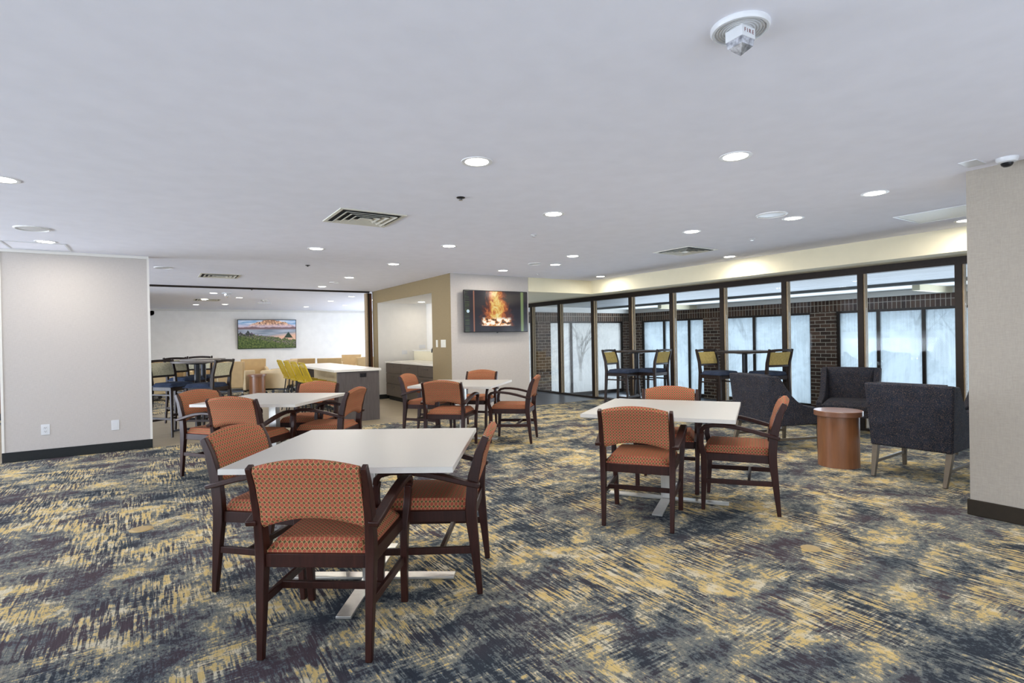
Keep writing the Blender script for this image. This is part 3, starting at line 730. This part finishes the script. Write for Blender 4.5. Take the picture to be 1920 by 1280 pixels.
# ------------------------------------------------------------------ dining table
def make_table():
    t = empty('dining_table'); tag(t, 'table', 'table', 'square white dining tables')
    s = .548
    tp = MB().box(-s, s, -s, s, .718, .746).build('tabletop', 'lam', t, bevel=.002)
    b = MB()
    for a, c, d, e in ((-s-.0015, s+.0015, -s-.0015, -s), (-s-.0015, s+.0015, s, s+.0015), (-s-.0015, -s, -s, s), (s, s+.0015, -s, s)): b.box(a, c, d, e, .719, .7445)
    b.build('edge_band', 'lamedge', tp, smooth=False)
    MB().box(-.04, .04, -.04, .04, .018, .70).build('column', 'steel', t, bevel=.003)
    MB().box(-.47, .47, -.038, .038, .004, .018).build('foot_bar', 'steel', t, bevel=.002)
    b = MB(); b.box(-.038, .038, -.47, -.0385, .004, .018); b.box(-.038, .038, .0385, .47, .004, .018); b.build('foot_bar', 'steel', t, bevel=.002)
    b = MB(); b.box(-.22, .22, -.03, .03, .70, .718); b.box(-.03, .03, -.22, .22, .70, .717); b.build('top_bracket', 'blackm', t)
    for x, y in ((.45, 0), (-.45, 0), (0, .45), (0, -.45)): MB().lathe([(.015, 0), (.015, .005)], 12, (x, y, 0)).build('glide', 'black', t)
    return t
TB = Kind(make_table())
TB.put(1.007, 3.024, -35.1, 'large white square table at front left on crossed steel base')
TB.put(1.06, 6.22, -41.3, 'white square table at rear left before the high tables')
TB.put(3.464, 6.524, -46.7, 'white square table in middle rear before the screen wall')
TB.put(3.476, 3.052, -57.5, 'white square table at right beside the charcoal lounge chairs')

# ------------------------------------------------------------------ high stools and tables
def make_stool(fab):
    t = empty('bar_stool'); tag(t, 'stool', 'stool')
    yc = [(0, -.235), (.4, -.205), (.74, -.190), (.9, -.205), (1.1, -.265)]
    zs = [0, .2, .4, .6, .74, .82, .9, 1.0, 1.105]
    for s in (-1, 1):
        MB().bar([(s*(.185+.012*max(0, z-.7)/.4+.02*(1-z/.74 if z < .74 else 0)), interp(yc, z), z) for z in zs], [.024, .028, .032, .036, .036, .034, .032, .030, .026], [.026, .034, .04, .046, .048, .044, .04, .034, .026]).build('leg', 'stoolwood', t, bevel=.003)
        MB().bar([(s*.205, .235, 0), (s*.192, .215, .4), (s*.185, .20, .71)], [.024, .032, .038], [.024, .032, .038]).build('leg', 'stoolwood', t, bevel=.003)
        MB().bar([(s*.200, -.20, .26), (s*.200, .215, .26)], .018, .030).build('footrest', 'stoolwood', t, bevel=.002)
        MB().bar([(s*.193, -.195, .60), (s*.189, .205, .60)], .014, .022).build('side_rail', 'stoolwood', t, bevel=.002)
    MB().box(-.195, .195, .208, .230, .30, .335).build('footrest', 'stoolwood', t, bevel=.002)
    MB().box(-.195, .195, -.222, -.204, .20, .228).build('footrest', 'stoolwood', t, bevel=.002)
    b = MB(); b.box(-.17, .17, -.205, -.18, .66, .715); b.box(-.17, .17, .19, .215, .66, .715); b.box(-.195, -.17, -.18, .20, .66, .715); b.box(.17, .195, -.18, .20, .66, .715); b.build('seat_frame', 'stoolwood', t, bevel=.003)
    def seat(u, v, side):
        a = u*2-1; y = -.185+v*.43; hw = .205+.02*sin(pi*min(1, v*1.2)); e = min(1, min(u, 1-u)*2/.2)**.5*min(1, min(v, 1-v)*2/.2)**.5
        return (a*hw, y, .716) if side == 0 else (a*hw, y, .728+.04*e+.014*sin(pi*u)*sin(pi*v))
    MB().grid(seat, 10, 10).build('seat', 'navy', t)
    def back(u, v, side):
        a = u*2-1; z = .875+.185*v; return (a*.166, interp(yc, z)-.012*(1-a*a)+(.016 if side else -.012), z)
    MB().grid(back, 8, 6).build('backrest', fab, t, bevel=.004)
    def rail(z0, z1, th):
        return lambda u, v, side: ((u*2-1)*.178, interp(yc, z0)-.012*(1-(u*2-1)**2)-.004+(th if side else -th), z0+(z1-z0)*v+(.010*(1-(u*2-1)**2) if z0 > 1 else 0))
    MB().grid(rail(1.062, 1.098, .015), 8, 2).build('top_rail', 'stoolwood', t, bevel=.003)
    MB().grid(rail(.845, .876, .012), 8, 2).build('lower_rail', 'stoolwood', t, bevel=.003)
    return t
def make_hightable(topmat, R_=.43):
    t = empty('high_table'); tag(t, 'high table', 'high table', 'round high tables')
    MB().lathe([(R_-.02, 1.045), (R_, 1.05), (R_, 1.068), (R_-.005, 1.072)], 56).build('tabletop', topmat, t)
    MB().lathe([(.10, 1.022), (.17, 1.036), (.17, 1.045)], 32).build('mounting_plate', 'blackm', t)
    MB().lathe([(.042, .03), (.042, 1.03)], 24).build('column', 'blackm', t)
    for k in range(4):
        a = k*pi/2+pi/4; f_ = MB().bar([(.03*cos(a), .03*sin(a), .045), (.2*cos(a), .2*sin(a), .035), (.37*cos(a), .37*sin(a), .018)], [.06, .05, .04], [.035, .028, .02], (-sin(a), cos(a), 0)).build('foot', 'blackm', t, bevel=.004)
        MB().lathe([(.02, 0), (.022, .008), (.015, .014)], 12, (.355*cos(a), .355*sin(a), 0)).build('glide', 'black', f_)
    return t
HT = Kind(make_hightable('topdark')); HT2 = Kind(make_hightable('topgrey', .35))
HT.put(7.25, 7.01, 10, 'dark round high table by windows, farther from camera')
HT.put(7.64, 5.12, 25, 'dark round high table by windows behind left lounge chair')
HT2.put(.56, 9.66, 20, 'grey topped high table beside left partition, nearer one')
HT2.put(.73, 10.98, 40, 'grey topped high table beside left partition, farther one')
ST = Kind(make_stool('leaf')); SP = Kind(make_stool('leafpale'))
def stool(K, x, y, f, label, group): K.put(x, y, f-90, label, group)
GR, GL = 'gold backed stools by the windows', 'pale backed stools beside the left partition'
stool(ST, 6.71, 6.83, -76, 'leftmost gold backed bar stool by the windows', GR)
stool(ST, 7.14, 6.56, 97, 'gold backed bar stool at right of farther window high table', GR)
stool(ST, 7.32, 5.36, -98, 'gold backed bar stool at left of nearer window high table', GR)
stool(ST, 7.66, 4.75, 72, 'rightmost gold backed bar stool behind charcoal lounge chair', GR)
stool(SP, .24, 9.55, -54, 'pale backed bar stool nearest the left partition', GL)
stool(SP, .655, 8.96, 140, 'pale backed bar stool right of nearer left high table', GL)
stool(SP, .46, 10.9, -56, 'pale backed bar stool half hidden behind the leftmost one', GL)
stool(SP, .68, 11.43, -100, 'farthest pale backed bar stool behind the high tables', GL)

# ------------------------------------------------------------------ charcoal lounge chairs and drum tables
def make_lounge():
    t = empty('lounge_chair'); tag(t, 'lounge', 'lounge chair', 'charcoal lounge chairs')
    # side wing profile (y, z)
    prof = [(-.335, .285), (.36, .285), (.375, .30), (.375, .45), (.36, .468), (.30, .475), (.20, .485), (.10, .51), (.02, .555), (-.06, .625), (-.13, .71), (-.19, .79), (-.225, .835), (-.25, .85), (-.36, .85), (-.35, .60)]
    def lean(mb):
        mb.v = [(x*.925*(.93+.085*(z-.28)/.58), y, z) for x, y, z in mb.v]; return mb
    for s in (-1, 1):
        a, c = (.285, .36) if s > 0 else (-.36, -.285)
        lean(MB().prism(prof, a, c, 'X')).build('arm', 'charcoal', t, bevel=.012)
    def back(u, v, side):
        a = u*2-1; z = .285+.575*v; yb = -.355-.055*v
        e = 1-max(0, abs(a)-.93)/.07*.3 if side == 0 else 1
        return (a*.364, yb*(1 if side == 0 else 1)+(.075 if side else .02*(1-e)), z + .006*(1-a*a)*v)
    lean(MB().grid(back, 12, 8)).build('backrest', 'charcoal', t, bevel=.016)
    def pad(u, v, side):
        a = u*2-1; z = .44+.425*v; e = min(1, min(u, 1-u)*2/.15)**.5*min(1, (1-v)*2/.2)**.5
        return (a*.283, -.30-.05*v+(.06+.035*e if side else 0), z)
    lean(MB().grid(pad, 10, 10)).build('back_cushion', 'charcoal', t)
    MB().box(-.262, .262, -.21, .36, .285, .38).build('seat_base', 'charcoal', t, bevel=.01)
    def seat(u, v, side):
        e = min(1, min(u, 1-u)*2/.2)**.5*min(1, min(v, 1-v)*2/.2)**.5
        return ((u*2-1)*.262, -.215+v*.60, .375 if side == 0 else .425+.05*e+.01*sin(pi*u)*sin(pi*v))
    MB().grid(seat, 10, 10).build('seat_cushion', 'charcoal', t)
    for s in (-1, 1):
        MB().bar([(s*.272, -.40, 0), (s*.278, -.345, .15), (s*.284, -.30, .30)], [.030, .042, .050], [.036, .048, .055]).build('leg', 'legbronze', t, bevel=.003)
        MB().bar([(s*.282, .325, 0), (s*.284, .33, .30)], [.030, .046], [.030, .046]).build('leg', 'legbronze', t, bevel=.003)
        MB().bar([(s*.276, -.355, .13), (s*.282, .32, .13)], .018, .028).build('stretcher', 'legbronze', t, bevel=.002)
    return t
LC = Kind(make_lounge())
LC.put(5.946, 2.155, 2-90, 'charcoal speckled lounge chair at right, back to camera')
LC.put(6.18, 3.73, -24-90, 'charcoal lounge chair behind the right white table, back to camera')
LC.put(7.45, 3.53, 165+90-180, 'charcoal lounge chair facing camera beside windows')
LC.put(7.50, 2.02, 176+90-180, 'charcoal lounge chair mostly hidden behind right column')
# orientation fix: facing direction f -> rz = f-90
for o_, f in zip([o for o in COL.objects if o.name.startswith('lounge_chair')], (1.5, -20, 200, 176)): o_.rotation_euler = (0, 0, radians(f-90))
def make_drum():
    t = empty('drum_table'); tag(t, 'drum', 'side table', 'brown drum side tables')
    MB().lathe([(.185, 0), (.185, .50)], 56).build('body', 'drum', t)
    MB().lathe([(.212, .50), (.216, .505), (.216, .548), (.212, .553)], 56).build('tabletop', 'drumtop', t)
    return t
DR = Kind(make_drum())
DR.put(5.74, 2.82, 0, 'brown round drum table between charcoal lounge chairs')
DR.put(2.16, 14.93, 0, 'distant brown drum table among tan armchairs')

# ------------------------------------------------------------------ tan armchairs on castors in the far room
def make_tan():
    t = empty('tan_armchair'); tag(t, 'tan armchair', 'armchair', 'tan armchairs in the far room')
    MB().grid(lambda u, v, side: ((u*2-1)*(.29+.035*v), -.30-.09*v+(.11 if side else 0), .22+.66*v), 4, 6).build('backrest', 'tan', t, bevel=.015)
    for s in (-1, 1):
        p = [(-.30, .16), (.30, .16), (.34, .60), (.30, .63), (-.33, .66)]
        a, c = (.27, .35) if s > 0 else (-.35, -.27)
        MB().prism(p, a, c, 'X').build('arm', 'tan2', t, bevel=.015)
    MB().box(-.268, .268, -.20, .32, .20, .46).build('seat', 'tan2', t, bevel=.03)
    MB().box(-.28, .28, -.28, .28, .12, .16).build('base_frame', 'blackm', t)
    for sx in (-1, 1):
        for sy in (-1, 1):
            c_ = MB().lathe([(.015, .08), (.015, .125)], 10, (sx*.24, sy*.24, 0)).build('caster', 'steel', t)
            MB().tube([(sx*.24-.02, sy*.24, .04), (sx*.24+.02, sy*.24, .04)], .04, 14).build('wheel', 'black', c_)
    return t
TN = Kind(make_tan())
for x, y, f, lb in [(1.75, 15.45, 62, 'tan armchair left of distant drum table, back to camera'), (2.35, 16.7, -95, 'tan armchair behind the distant drum table facing camera'),
                    (2.74, 15.35, 150, 'tan armchair right of distant drum table'), (3.50, 16.1, 80, 'tan armchair behind island, left of the two side by side'),
                    (4.14, 15.68, 75, 'tan armchair behind island, right of the two side by side'), (5.45, 18.2, -120, 'farthest tan armchair near back wall at right'),
                    (5.02, 15.6, 100, 'tan armchair partly hidden by the folded partition'), (-.02, 15.7, 20, 'leftmost tan armchair cut by left partition'),
                    (.28, 17.2, -60, 'tan armchair seen between legs of leftmost high stools'), (1.15, 17.2, -90, 'tan armchair seen behind farther left high table')]:
    TN.put(x, y, f-90, lb)

# ------------------------------------------------------------------ yellow wire counter stools
def make_yellow():
    t = empty('wire_stool'); tag(t, 'stool', 'stool', 'yellow wire stools along the island')
    def rr(w, a, b, fn, n=5, r=.05):
        pts = []
        for cx, cy, s0 in ((w-r, b-r, 0), (-w+r, b-r, 90), (-w+r, a+r, 180), (w-r, a+r, 270)):
            for k in range(n+1): an = radians(s0+90*k/n); pts.append(fn(cx+r*cos(an), cy+r*sin(an)))
        return pts
    bk = lambda x, z: (x, -.17-.14*(z-.66)/.34, z)
    MB().tube(rr(.21, .655, .985, bk), .013, 8, True).build('back_frame', 'yellow', t)
    for k in range(5): x = -.13+.065*k; MB().tube([bk(x, .66), bk(x, .98)], .005, 6).build('back_wire', 'yellow', t)
    st = lambda x, y: (x, y, .645)
    MB().tube(rr(.21, -.19, .21, st), .013, 8, True).build('seat_frame', 'yellow', t)
    b = MB()
    for k in range(13): x = -.18+.03*k; b.tube([st(x, -.19), st(x, .21)], .005, 6)
    for k in range(5): y = -.12+.07*k; b.tube([(-.20, y, .637), (.20, y, .637)], .004, 6)
    b.build('seat_mesh', 'yellow', t)
    for sx in (-1, 1):
        for sy in (-1, 1): MB().tube([(sx*.16, sy*.15, .64), (sx*.22, sy*.23, 0)], .010, 8).build('leg', 'blackm', t)
    p = [(.20, .204), (-.20, .204), (-.20, -.204), (.20, -.204)]
    MB().tube([(x, y, .22) for x, y in p], .007, 6, True).build('footrest', 'blackm', t)
    return t
YS = Kind(make_yellow())
for y, lb in ((9.42, 'yellow wire stool nearest to the grey end of island'), (10.03, 'yellow wire stool, second from grey end of island'),
              (10.66, 'yellow wire stool, third from grey end of island'), (11.3, 'yellow wire stool farthest from camera, at island')):
    YS.put(2.33, y, -90, lb)

# ------------------------------------------------------------------ island and kitchenette
t = empty('kitchen_island', (2.87, 10.6, 0)); tag(t, 'grey woodgrain island with white top beside yellow stools', 'island')
MB().box(-.37, .33, -1.58, -1.53, 0, .83).build('end_panel', 'greylam', t, bevel=.002)
MB().box(-.37, .33, 1.53, 1.58, 0, .83).build('end_panel', 'greylam', t, bevel=.002)
MB().box(.0, .33, -1.53, 1.53, .08, .83).build('body', 'tan2', t, smooth=False)
MB().box(.03, .30, -1.53, 1.53, 0, .08).build('toe_kick', 'base', t, smooth=False)
MB().box(-.43, .36, -1.61, 1.61, .83, .868).build('worktop', 'quartz', t, bevel=.003)
k = empty('power_outlet', (3.03, 9.02, .765)); k.parent = t; k.location = (.055, -1.58, .765)
MB().box(-.055, .055, -.006, 0, -.035, .035).build('outlet_face', 'black', k, bevel=.002)
for s in (-1, 1): MB().box(s*.026-.016, s*.026+.016, -.009, -.006, -.018, .018).build('socket', 'blackm', k, bevel=.001)
t = empty('base_cabinet', (4.9, 10.62, 0)); tag(t, 'dark woodgrain base cabinet inside the kitchenette niche', 'cabinet')
MB().box(-.48, .25, -1.33, 1.33, .10, .83).build('body', 'greycab', t, smooth=False)
MB().box(-.43, .25, -1.33, 1.33, 0, .10).build('toe_kick', 'base', t, smooth=False)
for i, (a, c) in enumerate(((-1.32, -.46), (-.45, .43), (.44, 1.32))):
    for z0, z1 in ((.11, .37), (.38, .60), (.61, .82)):
        d = MB().box(-.50, -.48, a, c, z0, z1).build('drawer', 'greycab', t, bevel=.002)
        MB().tube([(-.525, (a+c)/2-.09, z1-.06), (-.525, (a+c)/2+.09, z1-.06)], .006, 8).build('handle', 'blackm', d)
tag(MB().box(4.39, 5.16, 9.22, 11.98, .83, .865).build('countertop', 'quartz', bevel=.003), 'white quartz counter on the dark kitchenette cabinet', 'counter')
struct(MB().box(5.16, 5.5, 9.22, 12.13, 0, 1.075).build('wall_ledge', 'cream', smooth=False))
struct(MB().box(5.13, 5.5, 9.22, 12.13, 1.075, 1.095).build('trim_7', 'quartz', smooth=False))
t = empty('faucet', (4.80, 10.0, .865)); tag(t, 'black faucet just showing at the kitchenette right jamb', 'faucet')
MB().lathe([(.028, 0), (.028, .01), (.016, .014), (.014, .20)], 16).build('base', 'black', t)
MB().tube([(0, 0, .2), (-.01, 0, .30), (-.06, 0, .35), (-.12, 0, .34), (-.16, 0, .27), (-.165, 0, .21)], .013, 10).build('spout', 'black', t)
MB().tube([(0, .015, .10), (0, .07, .13)], .008, 8).build('handle', 'black', t)

# ------------------------------------------------------------------ floor outlet covers
for x, y, r, m_, lb in ((3.375, 1.832, .056, 'gold', 'round brass floor outlet cover at right, bare carpet'), (-.094, 4.79, .075, 'gold', 'round tan floor cover left of front left table')):
    t = empty('floor_outlet', (x, y, 0)); tag(t, lb, 'floor outlet', 'round floor covers')
    MB().lathe([(r, 0), (r, .003), (r*.85, .005)], 36).build('ring', m_, t); MB().lathe([(r*.8, .004), (r*.78, .0065)], 36).build('lid', m_, t)
